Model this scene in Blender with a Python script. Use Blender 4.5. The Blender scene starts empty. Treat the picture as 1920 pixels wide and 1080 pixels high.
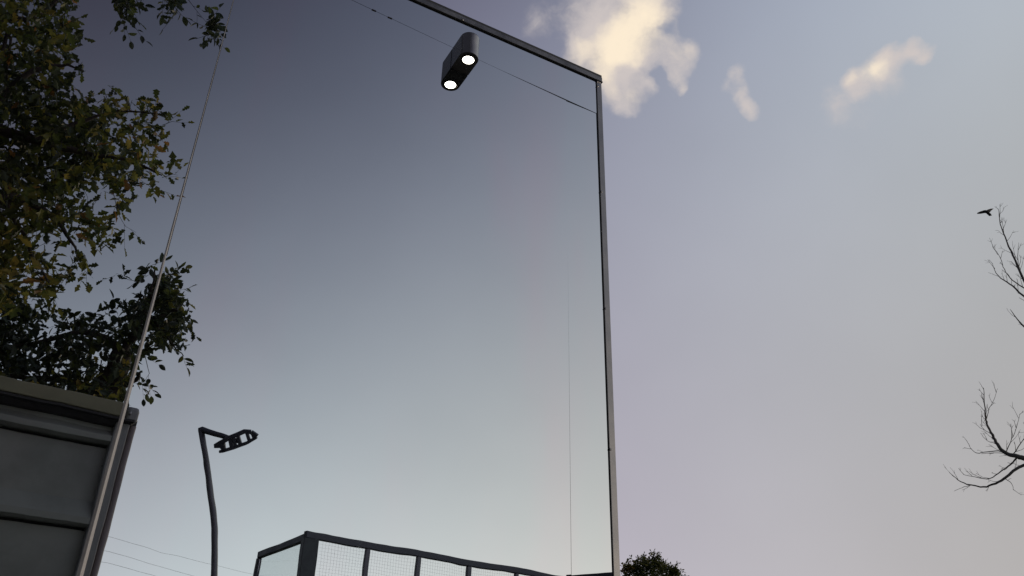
import bpy, bmesh, math, random
import numpy as np
from mathutils import Vector, Matrix
random.seed(7)
V = Vector
S = bpy.context.scene
COL = S.collection

# ------------------------------------------------------------------ camera
F = 1507.0                                   # focal length in pixels of a 1920 px wide picture
EYE = V((0, 0, 1.6))
_up = V((76, 2781, F)).normalized()
_fy = V((0, 0, 1)); _fy = (_fy - _up * _fy.dot(_up)).normalized()
_rx = _fy.cross(_up)
if _rx.x < 0: _rx = -_rx
ROT = Matrix((_rx, _fy, _up))                # picture axes -> world
def ray(x, y):
    return (ROT @ V((x - 960, 540 - y, F))).normalized()
cam = bpy.data.objects.new('camera', bpy.data.cameras.new('camera'))
COL.objects.link(cam)
cr, cu, cf = ROT @ V((1, 0, 0)), ROT @ V((0, 1, 0)), ROT @ V((0, 0, 1))
cam.matrix_world = Matrix(((cr.x, cu.x, -cf.x, EYE.x), (cr.y, cu.y, -cf.y, EYE.y), (cr.z, cu.z, -cf.z, EYE.z), (0, 0, 0, 1)))
cam.data.sensor_width = 36
cam.data.lens = F * 36 / 1920
cam.data.clip_start = 0.05
cam.data.clip_end = 5000
S.camera = cam

# ------------------------------------------------------------------ light
SUN_AZ, SUN_EL = 98.0, 5.5                   # azimuth clockwise from +Y
S.view_settings.view_transform = 'Standard'
S.view_settings.look = 'None'
S.view_settings.gamma = 1
S.view_settings.use_curve_mapping = False
S.view_settings.exposure = 0.0
try:
    S.cycles.max_bounces = 8
    S.cycles.transparent_max_bounces = 12
except Exception: pass

world = bpy.data.worlds.new('World'); S.world = world
world.use_nodes = True
wt = world.node_tree; wt.nodes.clear()
def N(t, kind, **kw):
    n = t.nodes.new(kind)
    for k, v in kw.items(): setattr(n, k, v)
    return n
def put(t, sock, val):
    if hasattr(val, 'is_output') or isinstance(val, bpy.types.NodeSocket): t.links.new(val, sock)
    else: sock.default_value = val
def mth(t, op, a, b=None, c=None, clamp=False):
    n = N(t, 'ShaderNodeMath', operation=op, use_clamp=clamp)
    for i, v in enumerate((a, b, c)):
        if v is not None: put(t, n.inputs[i], v)
    return n.outputs[0]
def dot(t, a, vec):
    n = N(t, 'ShaderNodeVectorMath', operation='DOT_PRODUCT'); put(t, n.inputs[0], a); n.inputs[1].default_value = vec
    return n.outputs['Value']
def mixc(t, fac, a, b):
    n = N(t, 'ShaderNodeMix', data_type='RGBA'); put(t, n.inputs[0], fac); put(t, n.inputs[6], a); put(t, n.inputs[7], b)
    return n.outputs[2]
def smooth(t, v, a, b, lo=0.0, hi=1.0):
    n = N(t, 'ShaderNodeMapRange', interpolation_type='SMOOTHSTEP'); put(t, n.inputs[0], v)
    n.inputs[1].default_value = a; n.inputs[2].default_value = b; n.inputs[3].default_value = lo; n.inputs[4].default_value = hi
    return n.outputs[0]
def lin(c):
    f = lambda u: u / 12.92 if u <= .04045 else ((u + .055) / 1.055) ** 2.4
    return tuple(f(u / 255) for u in c) + (1,)

SKY_STRENGTH = 0.10
sky = N(wt, 'ShaderNodeTexSky', sky_type='NISHITA', sun_disc=False)
sky.sun_elevation = math.radians(SUN_EL); sky.sun_rotation = math.radians(SUN_AZ)
sky.air_density = 1.0; sky.dust_density = 1.6; sky.ozone_density = 2.0
tc = N(wt, 'ShaderNodeTexCoord'); D = tc.outputs['Generated']
sep = N(wt, 'ShaderNodeSeparateXYZ'); put(wt, sep.inputs[0], D)
# thin evening haze: a pale veil, thicker towards the horizon and towards the sun
hs = N(wt, 'ShaderNodeHueSaturation'); hs.inputs['Saturation'].default_value = 0.45; hs.inputs['Value'].default_value = 1.0
put(wt, hs.inputs['Color'], sky.outputs[0])
# measured evening gradient: log radiance is a smooth function of the direction's components
SKYFIT = [[-0.785, -1.609, 3.882, 2.965, 1.217, 0.422, -1.785, -0.82, -1.138], [-0.85, -1.588, 3.994, 3.184, 1.506, 0.373, -1.728, -1.165, -1.164], [-0.703, -1.149, 3.81, 2.821, 1.24, 0.389, -1.652, -1.184, -1.259]]
zz = mth(wt, 'MAXIMUM', sep.outputs['Z'], 0.0); z2 = mth(wt, 'MULTIPLY', zz, zz)
chan = []
for ch in range(3):
    k = SKYFIT[ch]
    # (k1 + k2 x + k3 y) z^2 + k4 x + k5 y + k6 z + k0
    q = mth(wt, 'ADD', mth(wt, 'ADD', mth(wt, 'MULTIPLY', sep.outputs['X'], k[2]), mth(wt, 'MULTIPLY', sep.outputs['Y'], k[3])), k[1])
    r_ = mth(wt, 'ADD', mth(wt, 'ADD', mth(wt, 'MULTIPLY', sep.outputs['X'], k[4]), mth(wt, 'MULTIPLY', sep.outputs['Y'], k[5])), mth(wt, 'ADD', mth(wt, 'MULTIPLY', zz, k[6]), mth(wt, 'ADD', mth(wt, 'MULTIPLY', mth(wt, 'MULTIPLY', sep.outputs['X'], sep.outputs['X']), k[7]), mth(wt, 'MULTIPLY', mth(wt, 'MULTIPLY', sep.outputs['X'], sep.outputs['Y']), k[8]))))
    e = mth(wt, 'EXPONENT', mth(wt, 'ADD', mth(wt, 'ADD', mth(wt, 'MULTIPLY', q, z2), r_), k[0]))
    chan.append(mth(wt, 'MAXIMUM', e, (.040, .042, .060)[ch]))
vc = N(wt, 'ShaderNodeCombineXYZ')
for i_ in range(3): put(wt, vc.inputs[i_], chan[i_])
vs = N(wt, 'ShaderNodeVectorMath', operation='SCALE'); put(wt, vs.inputs[0], vc.outputs[0]); vs.inputs['Scale'].default_value = 1.0 / SKY_STRENGTH
base = mixc(wt, 0.90, hs.outputs[0], vs.outputs[0])

# sunlit evening clouds at fixed bearings of the sky
cd = ray(1300, 150); ce1 = cd.cross(V((0, 0, 1))).normalized(); ce2 = ce1.cross(cd).normalized()
def sky_uv(x, y):
    d = ray(x, y); k = d.dot(cd)
    return d.dot(ce1) / k, d.dot(ce2) / k
dc = dot(wt, D, tuple(cd))
front = smooth(wt, dc, 0.3, 0.5)
safe = mth(wt, 'MAXIMUM', dc, 0.1)
cu_ = mth(wt, 'DIVIDE', dot(wt, D, tuple(ce1)), safe)
cv_ = mth(wt, 'DIVIDE', dot(wt, D, tuple(ce2)), safe)
cc = N(wt, 'ShaderNodeCombineXYZ'); put(wt, cc.inputs[0], cu_); put(wt, cc.inputs[1], cv_)
def noise(t, vec, scale, detail=5, rough=.55):
    n = N(t, 'ShaderNodeTexNoise'); put(t, n.inputs['Vector'], vec)
    n.inputs['Scale'].default_value = scale; n.inputs['Detail'].default_value = detail; n.inputs['Roughness'].default_value = rough
    return n
warp = noise(wt, cc.outputs[0], 16, 4, .55)
w1 = N(wt, 'ShaderNodeVectorMath', operation='SUBTRACT'); put(wt, w1.inputs[0], warp.outputs['Color']); w1.inputs[1].default_value = (.5, .5, .5)
w2 = N(wt, 'ShaderNodeVectorMath', operation='SCALE'); put(wt, w2.inputs[0], w1.outputs[0]); w2.inputs['Scale'].default_value = 0.042
w3 = N(wt, 'ShaderNodeVectorMath', operation='ADD'); put(wt, w3.inputs[0], cc.outputs[0]); put(wt, w3.inputs[1], w2.outputs[0])
flat = N(wt, 'ShaderNodeVectorMath', operation='MULTIPLY'); put(wt, flat.inputs[0], w3.outputs[0]); flat.inputs[1].default_value = (1, 1, 0)
BL = [(1150,-45,80,.8),(1215,-20,60,.8),(1225,20,46,.8),(1135,20,50,.5),(1195,60,52,.95),(1150,85,50,1.0),(1090,98,42,.75),(1145,135,50,.9),
      (1190,165,40,.6),(1150,195,30,.4),(1205,120,40,.5),(1225,150,22,.35),(1262,98,34,.65),(1292,95,24,.6),(1280,122,24,.5),(1268,148,22,.45),(1283,166,15,.5),(1110,60,40,.5),
      (1170,200,26,.4),(1060,45,60,.24),(1015,25,55,.20),(985,60,40,.12),
      (1376,135,20,.55),(1364,165,15,.35),(1395,180,20,.5),(1408,203,20,.72),(1390,150,14,.2),
      (1606,145,20,.8),(1618,170,17,.5),(1640,140,24,.6),(1656,117,29,1.0),(1671,93,20,.75),(1676,112,22,.5),(1714,95,20,.8),(1737,107,17,.78),
      (1660,150,30,.26),(1570,180,40,.32),(1600,205,60,.24),(1690,135,36,.16),(1548,200,30,.12)]
BRIGHT = [(1205,45,60,.9),(1160,85,55,1.0),(1095,105,36,.5),(1140,150,40,.45),(1280,95,24,.3),(1185,180,22,.3),(1654,122,26,.65),(1606,143,12,.35),(1283,160,14,.3),(1408,205,14,.1)]
def blobs(lst, grow):
    acc = None
    for (bx, by, br, bw) in lst:
        u, v = sky_uv(bx, by); r = br * grow / F * (1 + u * u + v * v) ** .5
        ds = N(wt, 'ShaderNodeVectorMath', operation='DISTANCE'); put(wt, ds.inputs[0], flat.outputs[0]); ds.inputs[1].default_value = (u, v, 0)
        m = smooth(wt, ds.outputs['Value'], 0.0, r, bw, 0.0)
        inv = mth(wt, 'SUBTRACT', 1.0, m)
        acc = inv if acc is None else mth(wt, 'MULTIPLY', acc, inv)
    return mth(wt, 'SUBTRACT', 1.0, acc)
dens = mth(wt, 'SUBTRACT', blobs(BL, 1.5), blobs([(1236,140,20,.5),(1248,62,14,.3)], 1.3))
glow = mth(wt, 'SUBTRACT', blobs(BRIGHT, 1.5), blobs([(1172,142,26,.7),(1128,28,30,.5),(1230,135,26,.5),(1100,60,18,.4)], 1.4))
puff = noise(wt, w3.outputs[0], 24, 7, .58)
d2 = mth(wt, 'ADD', dens, mth(wt, 'MULTIPLY', mth(wt, 'SUBTRACT', puff.outputs['Fac'], .5), 1.35))
d2 = mth(wt, 'MULTIPLY', d2, smooth(wt, dens, 0.02, 0.35))
alpha = mth(wt, 'MULTIPLY', smooth(wt, d2, 0.05, 1.0), front)
shade = noise(wt, flat.outputs[0], 34, 5, .55)
lit = mth(wt, 'ADD', glow, mth(wt, 'MULTIPLY', mth(wt, 'SUBTRACT', shade.outputs['Fac'], .5), .9))
core = smooth(wt, lit, 0.0, 1.0)
ccol = mixc(wt, core, lin((206, 197, 194)), lin((255, 238, 212)))
cs = N(wt, 'ShaderNodeVectorMath', operation='SCALE'); put(wt, cs.inputs[0], ccol); cs.inputs['Scale'].default_value = 1.0 / SKY_STRENGTH
# very faint high veil so the blue is not perfectly even
wisp = noise(wt, D, 2.2, 4, .5)
wv = N(wt, 'ShaderNodeVectorMath', operation='SCALE'); put(wt, wv.inputs[0], base); put(wt, wv.inputs['Scale'], smooth(wt, wisp.outputs['Fac'], .3, .7, .96, 1.05))
fin = mixc(wt, mth(wt, 'MULTIPLY', alpha, .97), wv.outputs[0], cs.outputs[0])
bg = N(wt, 'ShaderNodeBackground'); put(wt, bg.inputs[0], fin); bg.inputs[1].default_value = SKY_STRENGTH
wo = N(wt, 'ShaderNodeOutputWorld'); put(wt, wo.inputs[0], bg.outputs[0])

sun = bpy.data.objects.new('sun', bpy.data.lights.new('sun', 'SUN')); COL.objects.link(sun)
sun.data.energy = 0.55; sun.data.angle = math.radians(0.5); sun.data.color = (1.0, .80, .58)
_sd = V((math.sin(math.radians(SUN_AZ)) * math.cos(math.radians(SUN_EL)), math.cos(math.radians(SUN_AZ)) * math.cos(math.radians(SUN_EL)), math.sin(math.radians(SUN_EL))))
sun.rotation_euler = _sd.to_track_quat('Z', 'Y').to_euler()

# ------------------------------------------------------------------ materials
def mat(name, col, rough=.6, metal=0.0, var=.12, scale=8.0, bump=0.0, spec=.5):
    m = bpy.data.materials.new(name); m.use_nodes = True; t = m.node_tree
    b = t.nodes['Principled BSDF']
    b.inputs['Roughness'].default_value = rough; b.inputs['Metallic'].default_value = metal
    b.inputs['Specular IOR Level'].default_value = spec
    c = N(t, 'ShaderNodeTexCoord'); n = noise(t, c.outputs['Object'], scale, 6, .6)
    lo = tuple(x * (1 - var) for x in col) + (1,); hi = tuple(min(1, x * (1 + var)) for x in col) + (1,)
    t.links.new(mixc(t, smooth(t, n.outputs['Fac'], .3, .7), lo, hi), b.inputs['Base Color'])
    rr = smooth(t, n.outputs['Fac'], .25, .75, max(0, rough - .08), min(1, rough + .08)); t.links.new(rr, b.inputs['Roughness'])
    if bump:
        bp = N(t, 'ShaderNodeBump'); bp.inputs['Strength'].default_value = bump; bp.inputs['Distance'].default_value = .01
        n2 = noise(t, c.outputs['Object'], scale * 6, 5, .6)
        t.links.new(n2.outputs['Fac'], bp.inputs['Height']); t.links.new(bp.outputs[0], b.inputs['Normal'])
    return m
def mirror_mat():
    m = bpy.data.materials.new('mirror_sheet'); m.use_nodes = True; t = m.node_tree
    b = t.nodes['Principled BSDF']
    b.inputs['Base Color'].default_value = (.80, .81, .815, 1); b.inputs['Metallic'].default_value = 1; b.inputs['Roughness'].default_value = 0.006
    c = N(t, 'ShaderNodeTexCoord')
    mp = N(t, 'ShaderNodeMapping'); mp.inputs['Scale'].default_value = (1.6, 1, .35); t.links.new(c.outputs['Object'], mp.inputs['Vector'])
    nt = noise(t, mp.outputs[0], 1.3, 3, .5)
    t.links.new(mixc(t, smooth(t, nt.outputs['Fac'], .44, .70), (.795, .848, .860, 1), (.836, .818, .842, 1)), b.inputs['Base Color'])
    ms = N(t, 'ShaderNodeMapping'); ms.inputs['Scale'].default_value = (9, 1, .8); t.links.new(c.outputs['Object'], ms.inputs['Vector'])
    nd = noise(t, ms.outputs[0], 2.0, 6, .65)
    t.links.new(smooth(t, nd.outputs['Fac'], .55, .85, .004, .05), b.inputs['Roughness'])
    n1 = noise(t, c.outputs['Object'], 2.6, 1, .4); n2 = noise(t, c.outputs['Object'], 9.0, 1, .4)
    h = mth(t, 'ADD', n1.outputs['Fac'], mth(t, 'MULTIPLY', n2.outputs['Fac'], .16))
    bp = N(t, 'ShaderNodeBump'); bp.inputs['Strength'].default_value = 1.0; bp.inputs['Distance'].default_value = MIRROR_WAVE
    t.links.new(h, bp.inputs['Height']); t.links.new(bp.outputs[0], b.inputs['Normal'])
    return m
MIRROR_WAVE = 0.0004
M = {}
M['mirror'] = mirror_mat()
M['alu'] = mat('brushed_aluminium', (.265, .265, .275), .34, .9, .10, 5)
M['alu_dark'] = mat('darkened_aluminium', (.19, .19, .195), .36, .85, .30, 7)  # top rail's trim metal, coloured darker for the darker sky it reflects
M['alu_pale'] = mat('pale_aluminium', (.40, .40, .415), .45, .35, .15, 9)
M['flat_black'] = mat('black_parts_and_shade', (.02, .02, .022), .7)  # black parts, and strips whose black stands for shade
M['screw'] = mat('steel_screw', (.25, .25, .26), .3, 1.0)
M['dark_sheet'] = mat('dark_sheet_metal', (.06, .063, .065), .5, .3, .1, 3)
M['lamp_black'] = mat('black_lamp_metal', (.38, .36, .34), .24, 1.0, .1, 12)
M['bronze'] = mat('dark_bronze_rim', (.045, .038, .028), .35, .6)
M['siding'] = mat('grey_green_cladding', (.240, .252, .236), .5, 0, .18, 2.2, .1)
M['corner'] = mat('grey_corner_board', (.24, .25, .25), .5, 0, .08, 5)
M['pipe'] = mat('brown_grey_pipe', (.20, .17, .165), .5)
M['fascia'] = mat('olive_brown_fascia', (.25, .24, .165), .6, 0, .12, 4)
M['soffit'] = mat('dark_soffit_and_shade', (.035, .035, .038), .7)
M['soffit_light'] = mat('soffit_vent_grey', (.085, .085, .085), .6)
M['bark'] = mat('dark_bark', (.055, .045, .038), .9, 0, .35, 14, .6)
M['bark_grey'] = mat('bare_grey_bark', (.17, .165, .155), .9, 0, .3, 14, .5)
M['steel_blue'] = mat('dark_blue_grey_steel', (.10, .112, .130), .5, .2, .15, 4)
M['steel_green'] = mat('dark_green_steel', (.065, .085, .082), .45, .2, .3, 7)
M['steel_grey'] = mat('grey_painted_steel', (.20, .21, .22), .5, .3, .12, 4)
M['wire'] = mat('galvanised_wire', (.80, .80, .80), .5, .2)
M['cable'] = mat('overhead_cable', (.22, .22, .23), .8)
M['pale_roof'] = mat('pale_fabric_roof', (.78, .78, .74), .8)
M['brick'] = mat('buff_render', (.34, .31, .27), .85)
M['bird'] = mat('dark_feathers', (.030, .028, .026), .8)
M['ground'] = mat('worn_turf_and_dirt', (.075, .085, .045), .95, 0, .45, .8, .4)
M['paving'] = mat('concrete_paving', (.24, .235, .225), .85, 0, .15, 3, .2)
M['court'] = mat('blue_green_court_turf', (.03, .07, .09), .9, 0, .15, 6, .2)
def emis(name, col, s):
    m = bpy.data.materials.new(name); m.use_nodes = True; t = m.node_tree; b = t.nodes['Principled BSDF']
    b.inputs['Base Color'].default_value = (.8, .8, .8, 1); b.inputs['Emission Color'].default_value = col + (1,); b.inputs['Emission Strength'].default_value = s
    return m
M['bulb'] = emis('lit_lamp_lens', (1.0, .96, .86), 9.0)
def glass(name):
    m = bpy.data.materials.new(name); m.use_nodes = True; t = m.node_tree; b = t.nodes['Principled BSDF']
    b.inputs['Base Color'].default_value = (.92, .97, .95, 1); b.inputs['Transmission Weight'].default_value = 1; b.inputs['Roughness'].default_value = .02
    b.inputs['IOR'].default_value = 1.45
    return m
M['glass'] = glass('court_glass')
def leafmat(name, col, tr=.35):
    m = bpy.data.materials.new(name); m.use_nodes = True; t = m.node_tree; t.nodes.clear()
    g = N(t, 'ShaderNodeNewGeometry'); oi = N(t, 'ShaderNodeObjectInfo')
    r = mth(t, 'FRACT', mth(t, 'ADD', g.outputs['Random Per Island'], oi.outputs['Random']))
    lo = tuple(x * .55 for x in col) + (1,); hi = tuple(x * 1.45 for x in col) + (1,)
    c = mixc(t, r, lo, hi)
    d = N(t, 'ShaderNodeBsdfPrincipled'); d.inputs['Roughness'].default_value = .45; put(t, d.inputs['Base Color'], c); d.inputs['Specular IOR Level'].default_value = .35
    tl = N(t, 'ShaderNodeBsdfTranslucent'); put(t, tl.inputs[0], c)
    mx = N(t, 'ShaderNodeMixShader'); mx.inputs[0].default_value = tr
    put(t, mx.inputs[1], d.outputs[0]); put(t, mx.inputs[2], tl.outputs[0])
    o = N(t, 'ShaderNodeOutputMaterial'); put(t, o.inputs[0], mx.outputs[0])
    return m
LM = [leafmat('leaf_green', (.085, .105, .030), .45), leafmat('leaf_yellow_green', (.18, .175, .040), .5), leafmat('leaf_yellow', (.32, .25, .055), .5),
      leafmat('leaf_orange', (.26, .14, .045), .45), leafmat('leaf_dark_green', (.048, .062, .032)), leafmat('leaf_blue_green', (.050, .068, .050))]

# ------------------------------------------------------------------ mesh helpers
class MB:
    def __init__(s): s.v = []; s.f = []; s.mi = []; s.sm = []
    def add(s, vs, fs, mi=0, sm=False):
        o = len(s.v); s.v += [tuple(v) for v in vs]
        for f in fs: s.f.append(tuple(i + o for i in f)); s.mi.append(mi); s.sm.append(sm)
    def box(s, lo, hi, mi=0, M4=None):
        x0, y0, z0 = lo; x1, y1, z1 = hi
        vs = [V(p) for p in ((x0,y0,z0),(x1,y0,z0),(x1,y1,z0),(x0,y1,z0),(x0,y0,z1),(x1,y0,z1),(x1,y1,z1),(x0,y1,z1))]
        if M4: vs = [M4 @ v for v in vs]
        s.add(vs, [(0,3,2,1),(4,5,6,7),(0,1,5,4),(1,2,6,5),(2,3,7,6),(3,0,4,7)], mi)
    def bar(s, a, b, w, h, upv=V((0, 0, 1)), mi=0):
        a, b = V(a), V(b); d = (b - a).normalized(); x = d.cross(upv)
        if x.length < 1e-4: x = d.cross(V((1, 0, 0)))
        x.normalize(); y = x.cross(d).normalized(); x = x * (w / 2); y = y * (h / 2)
        s.add([a - x - y, a + x - y, a + x + y, a - x + y, b - x - y, b + x - y, b + x + y, b - x + y],
              [(0,1,2,3),(7,6,5,4),(0,4,5,1),(1,5,6,2),(2,6,7,3),(3,7,4,0)], mi)
    def tube(s, pts, radii, n=8, mi=0):
        pts = [V(p) for p in pts]
        if not isinstance(radii, (list, tuple)): radii = [radii] * len(pts)
        ref = V((.31, .17, .93)); rings = []
        for i, p in enumerate(pts):
            d = (pts[min(i + 1, len(pts) - 1)] - pts[max(i - 1, 0)]).normalized()
            x = d.cross(ref); x = x.normalized() if x.length > 1e-3 else d.cross(V((1, 0, 0))).normalized(); y = d.cross(x)
            rings.append([p + (x * math.cos(2 * math.pi * k / n) + y * math.sin(2 * math.pi * k / n)) * radii[i] for k in range(n)])
        vs = [v for r in rings for v in r]; fs = []
        for i in range(len(rings) - 1):
            for k in range(n):
                fs.append((i*n+k, i*n+(k+1) % n, (i+1)*n+(k+1) % n, (i+1)*n+k))
        fs.append(tuple(range(n - 1, -1, -1))); fs.append(tuple((len(rings)-1)*n + k for k in range(n)))
        s.add(vs, fs, mi, True)
    def mesh(s, name, mats):
        m = bpy.data.meshes.new(name); m.from_pydata(s.v, [], s.f)
        for x in (mats if isinstance(mats, (list, tuple)) else [mats]): m.materials.append(x)
        m.polygons.foreach_set('material_index', s.mi); m.polygons.foreach_set('use_smooth', s.sm); m.update()
        return m
    def build(s, name, mats, parent=None, bevel=0, loc=None):
        me = s.mesh(name, mats)
        o = bpy.data.objects.new(name, me); COL.objects.link(o)
        if loc is not None: o.location = loc
        if parent is not None: o.parent = parent
        if bevel:
            b = o.modifiers.new('edge', 'BEVEL'); b.width = bevel; b.segments = 2; b.limit_method = 'ANGLE'
        return o
def tag(o, label=None, cat=None, group=None, kind=None):
    if label: o['label'] = label
    if cat: o['category'] = cat
    if group: o['group'] = group
    if kind: o['kind'] = kind
    return o
def empty(name, loc=(0, 0, 0), rz=0, **kw):
    o = bpy.data.objects.new(name, None); COL.objects.link(o); o.location = loc; o.rotation_euler = (0, 0, rz); o.empty_display_size = .2
    return tag(o, **kw)
def rel(o, p):                              # world point -> local space of a thing placed by location + z rotation
    q = V(p) - o.location; a = -o.rotation_euler.z
    return V((q.x * math.cos(a) - q.y * math.sin(a), q.x * math.sin(a) + q.y * math.cos(a), q.z))

# ------------------------------------------------------------------ ground
def sheet(name, x0, y0, x1, y1, z, m, n=1, kind='structure', bumpz=0):
    b = MB(); vs = []; fs = []
    for j in range(n + 1):
        for i in range(n + 1):
            vs.append((x0 + (x1 - x0) * i / n, y0 + (y1 - y0) * j / n, z))
    for j in range(n):
        for i in range(n): fs.append((j*(n+1)+i, j*(n+1)+i+1, (j+1)*(n+1)+i+1, (j+1)*(n+1)+i))
    b.add(vs, fs); return tag(b.build(name, m), kind=kind)
sheet('ground', -1500, -1500, 1500, 1500, 0, M['ground'], 8)
sheet('pavement', -9, -5, 7.5, 7, 0.004, M['paving'])

# ------------------------------------------------------------------ the mirror plane
W = V((0.87745, 0.47967, 0)); NIN = V((-0.47967, 0.87745, 0))      # along the wall, into the wall
PD = 2.7
WALL_RZ = math.atan2(W.y, W.x)
FOOT = V((0, 0, 0)) + NIN * PD
def refl(p):                                 # a point seen behind the mirror -> where the thing itself stands
    p = V(p); return p - NIN * (2 * (p.dot(NIN) - PD))
def refl_dir(d):
    d = V(d); return d - NIN * (2 * d.dot(NIN))
def at(x, y, hd):                            # point on the sight line through a picture point, at a horizontal distance
    d = ray(x, y); return EYE + d * (hd / math.hypot(d.x, d.y))
def at_z(x, y, z):
    d = ray(x, y); return EYE + d * ((z - EYE.z) / d.z)
def at_plane(x, y, p0, nrm):
    d = ray(x, y); return EYE + d * ((p0 - EYE).dot(nrm) / d.dot(nrm))

cab = empty('mirror_cabin', FOOT, WALL_RZ, label='tall cabin clad in large mirror sheets with thin aluminium edge trim, reflecting the evening sky', cat='building')
TOP = 4.7146; UR = 1.995; UJ = 1.768; US = 0.100; UL = -3.6; GAP = .0015; TH = .006
def jz(u): return 4.560 - (u - US) * 0.0590 if u < UJ else 4.4615
def panel(pts, tilt=None):
    # pts: (u,z) outline counter-clockwise as seen from the camera; y=0 is the mirror face
    b = MB(); n = len(pts)
    vs = [(p[0], 0, p[1]) for p in pts] + [(p[0], TH, p[1]) for p in pts]
    fs = [tuple(range(n)), tuple(range(2*n - 1, n - 1, -1))] + [(i, i + n, (i + 1) % n + n, (i + 1) % n) for i in range(n)]
    b.add(vs, fs)
    o = b.build('mirror_panel', [M['mirror']], cab)
    if tilt:
        px, ang, tz = tilt
        o.matrix_local = Matrix.Translation((px, 0, 2.5)) @ Matrix.Rotation(ang, 4, 'Z') @ Matrix.Rotation(tz, 4, 'X') @ Matrix.Translation((-px, 0, -2.5))
    return o
panel([(US+GAP, 0.12), (UJ-.0009, 0.12), (UJ-.0001, jz(UJ-.01)-.0001), (UJ-.40, jz(UJ-.40)-.0009), (US+GAP, jz(US)-GAP)])
panel([(UJ+GAP, 0.12), (UR-.02, 0.12), (UR-.02, jz(1.9)-.0001), (UJ+.0001, jz(1.9)-.0012)], (UJ, math.radians(.12), math.radians(-.05)))
panel([(US+GAP, jz(US)+GAP), (UJ-.40, jz(UJ-.40)+.0005), (UR-.02, jz(UJ-.01)+.0001), (UR-.02, TOP-.02), (US+GAP, TOP-.02)])
panel([(UL, 0.12), (US-GAP, 0.12), (US-GAP, jz(US)-GAP), (UL, jz(US)-GAP+.2)], (US, math.radians(-.12), math.radians(.0)))
panel([(UL, jz(US)+GAP+.2), (US-GAP, jz(US)+GAP), (US-GAP, TOP-.02), (UL, TOP-.02)], (US, math.radians(-.12), 0))
b = MB(); b.box((UL, .0085, 0), (UR-.004, 2.6, TOP-.012)); b.build('wall', M['dark_sheet'], cab)
b = MB(); b.box((UL-.02, -.004, TOP+.0125), (UR+.004, 2.62, TOP+.030)); b.build('roof', M['dark_sheet'], cab)
b = MB(); b.box((UL, -.02, 0), (UR, .011, .118)); b.build('plinth', M['dark_sheet'], cab, .003)
# top rail: flat face with a small lip below, black for its shaded underside
b = MB(); b.box((UL, -.008, TOP-.018), (UR+.004, .008, TOP+.012)); b.build('top_rail', M['alu_dark'], cab, .0015)
b = MB(); b.box((UL, -.0095, TOP-.0215), (UR-.034, -.001, TOP-.0185)); b.build('shaded_rail_lip', M['flat_black'], cab)
# corner post
b = MB(); b.box((UR-.031, -.0055, .118), (UR, .008, TOP-.0195)); b.box((UR-.0035, -.012+.024, .118), (UR, .05, TOP-.0195)); b.build('corner_rail', M['alu'], cab, .0015)
b = MB(); b.box((UR-.0328, -.0045, .118), (UR-.0312, -.001, TOP-.019)); b.build('rail_dark_edge', M['flat_black'], cab)  # gap and the rail's dark reflection, painted as one black strip
b = MB(); b.box((UR-.035, -.0100, TOP-.023), (UR+.0065, .0085, TOP-.0188)); b.build('corner_cleat', M['flat_black'], cab)
# joint strip between the sheets: thin at the top, wider towards the ground
b = MB()
zs = [0.12, 1.2, 2.0, 2.6, 3.1, 3.5, 3.85, 4.2, 4.56]; ws = [.027, .022, .0170, .0120, .0070, .0042, .0028, .0020, .0014]
for k in range(len(zs) - 1):
    def ring(z, w): return [(US-w/2, -.0005, z), (US-w/2, -.004, z), (US, -.0045-w*.12, z), (US+w/2, -.004, z), (US+w/2, -.0005, z)]
    r0, r1 = ring(zs[k], ws[k]), ring(zs[k+1], ws[k+1])
    b.add(r0 + r1, [(i, i+5, i+6, i+1) for i in range(4)])
b.build('joint_strip', M['alu_pale'], cab)
b = MB(); b.add([(US-.004,-.0012,3.0),(US-.0005,-.0012,4.56),(US+.0014,-.0012,4.56),(US+.0058,-.0012,3.0)],[(0,3,2,1)]); b.build('joint_shadow_sheet', M['flat_black'], cab)  # flat black sheet painting the shadow line along the joint
for (cx_, cy_) in ((701, 20), (731, 35)):
    d_ = ray(cx_, cy_); P_ = EYE + d_ * (PD / d_.dot(NIN)); u_ = P_.dot(W)
    b = MB(); b.box((u_ - .011, -.0035, jz(u_) - .003), (u_ + .011, -.0004, jz(u_) + .002)); b.build('seam_clip', M['flat_black'], cab, .001)
def screw(u, y, z):
    b = MB(); n = 10
    for (r0, r1, d0, d1) in ((.0055, .0055, 0, .002), (.0055, .003, .002, .0034)):
        vs = [(r0*math.cos(2*math.pi*k/n), -d0, r0*math.sin(2*math.pi*k/n)) for k in range(n)] + [(r1*math.cos(2*math.pi*k/n), -d1, r1*math.sin(2*math.pi*k/n)) for k in range(n)]
        b.add(vs, [(k, (k+1)%n, (k+1)%n+n, k+n) for k in range(n)] + [tuple(range(n, 2*n))])
    return b.mesh('screw', M['screw'])
sm_ = screw(0, 0, 0)
def wall_uz(x, y, off=.012):
    d = ray(x, y); t = (PD - off) / d.dot(NIN); P = EYE + d * t; return P.dot(W), P.z
for (sx, sy) in ((1123, 356), (1132, 576), (1142, 841), (868, 36), (1121, 160), (1117, 150), (1125, 153)):
    u, z = wall_uz(sx, sy); u = min(max(u, UR-.027), UR-.006) if sx > 1000 else u
    o = bpy.data.objects.new('screw', sm_); COL.objects.link(o); o.parent = cab; o.location = (u, -.0082 if sy < 100 else -.0057, z)

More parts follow.
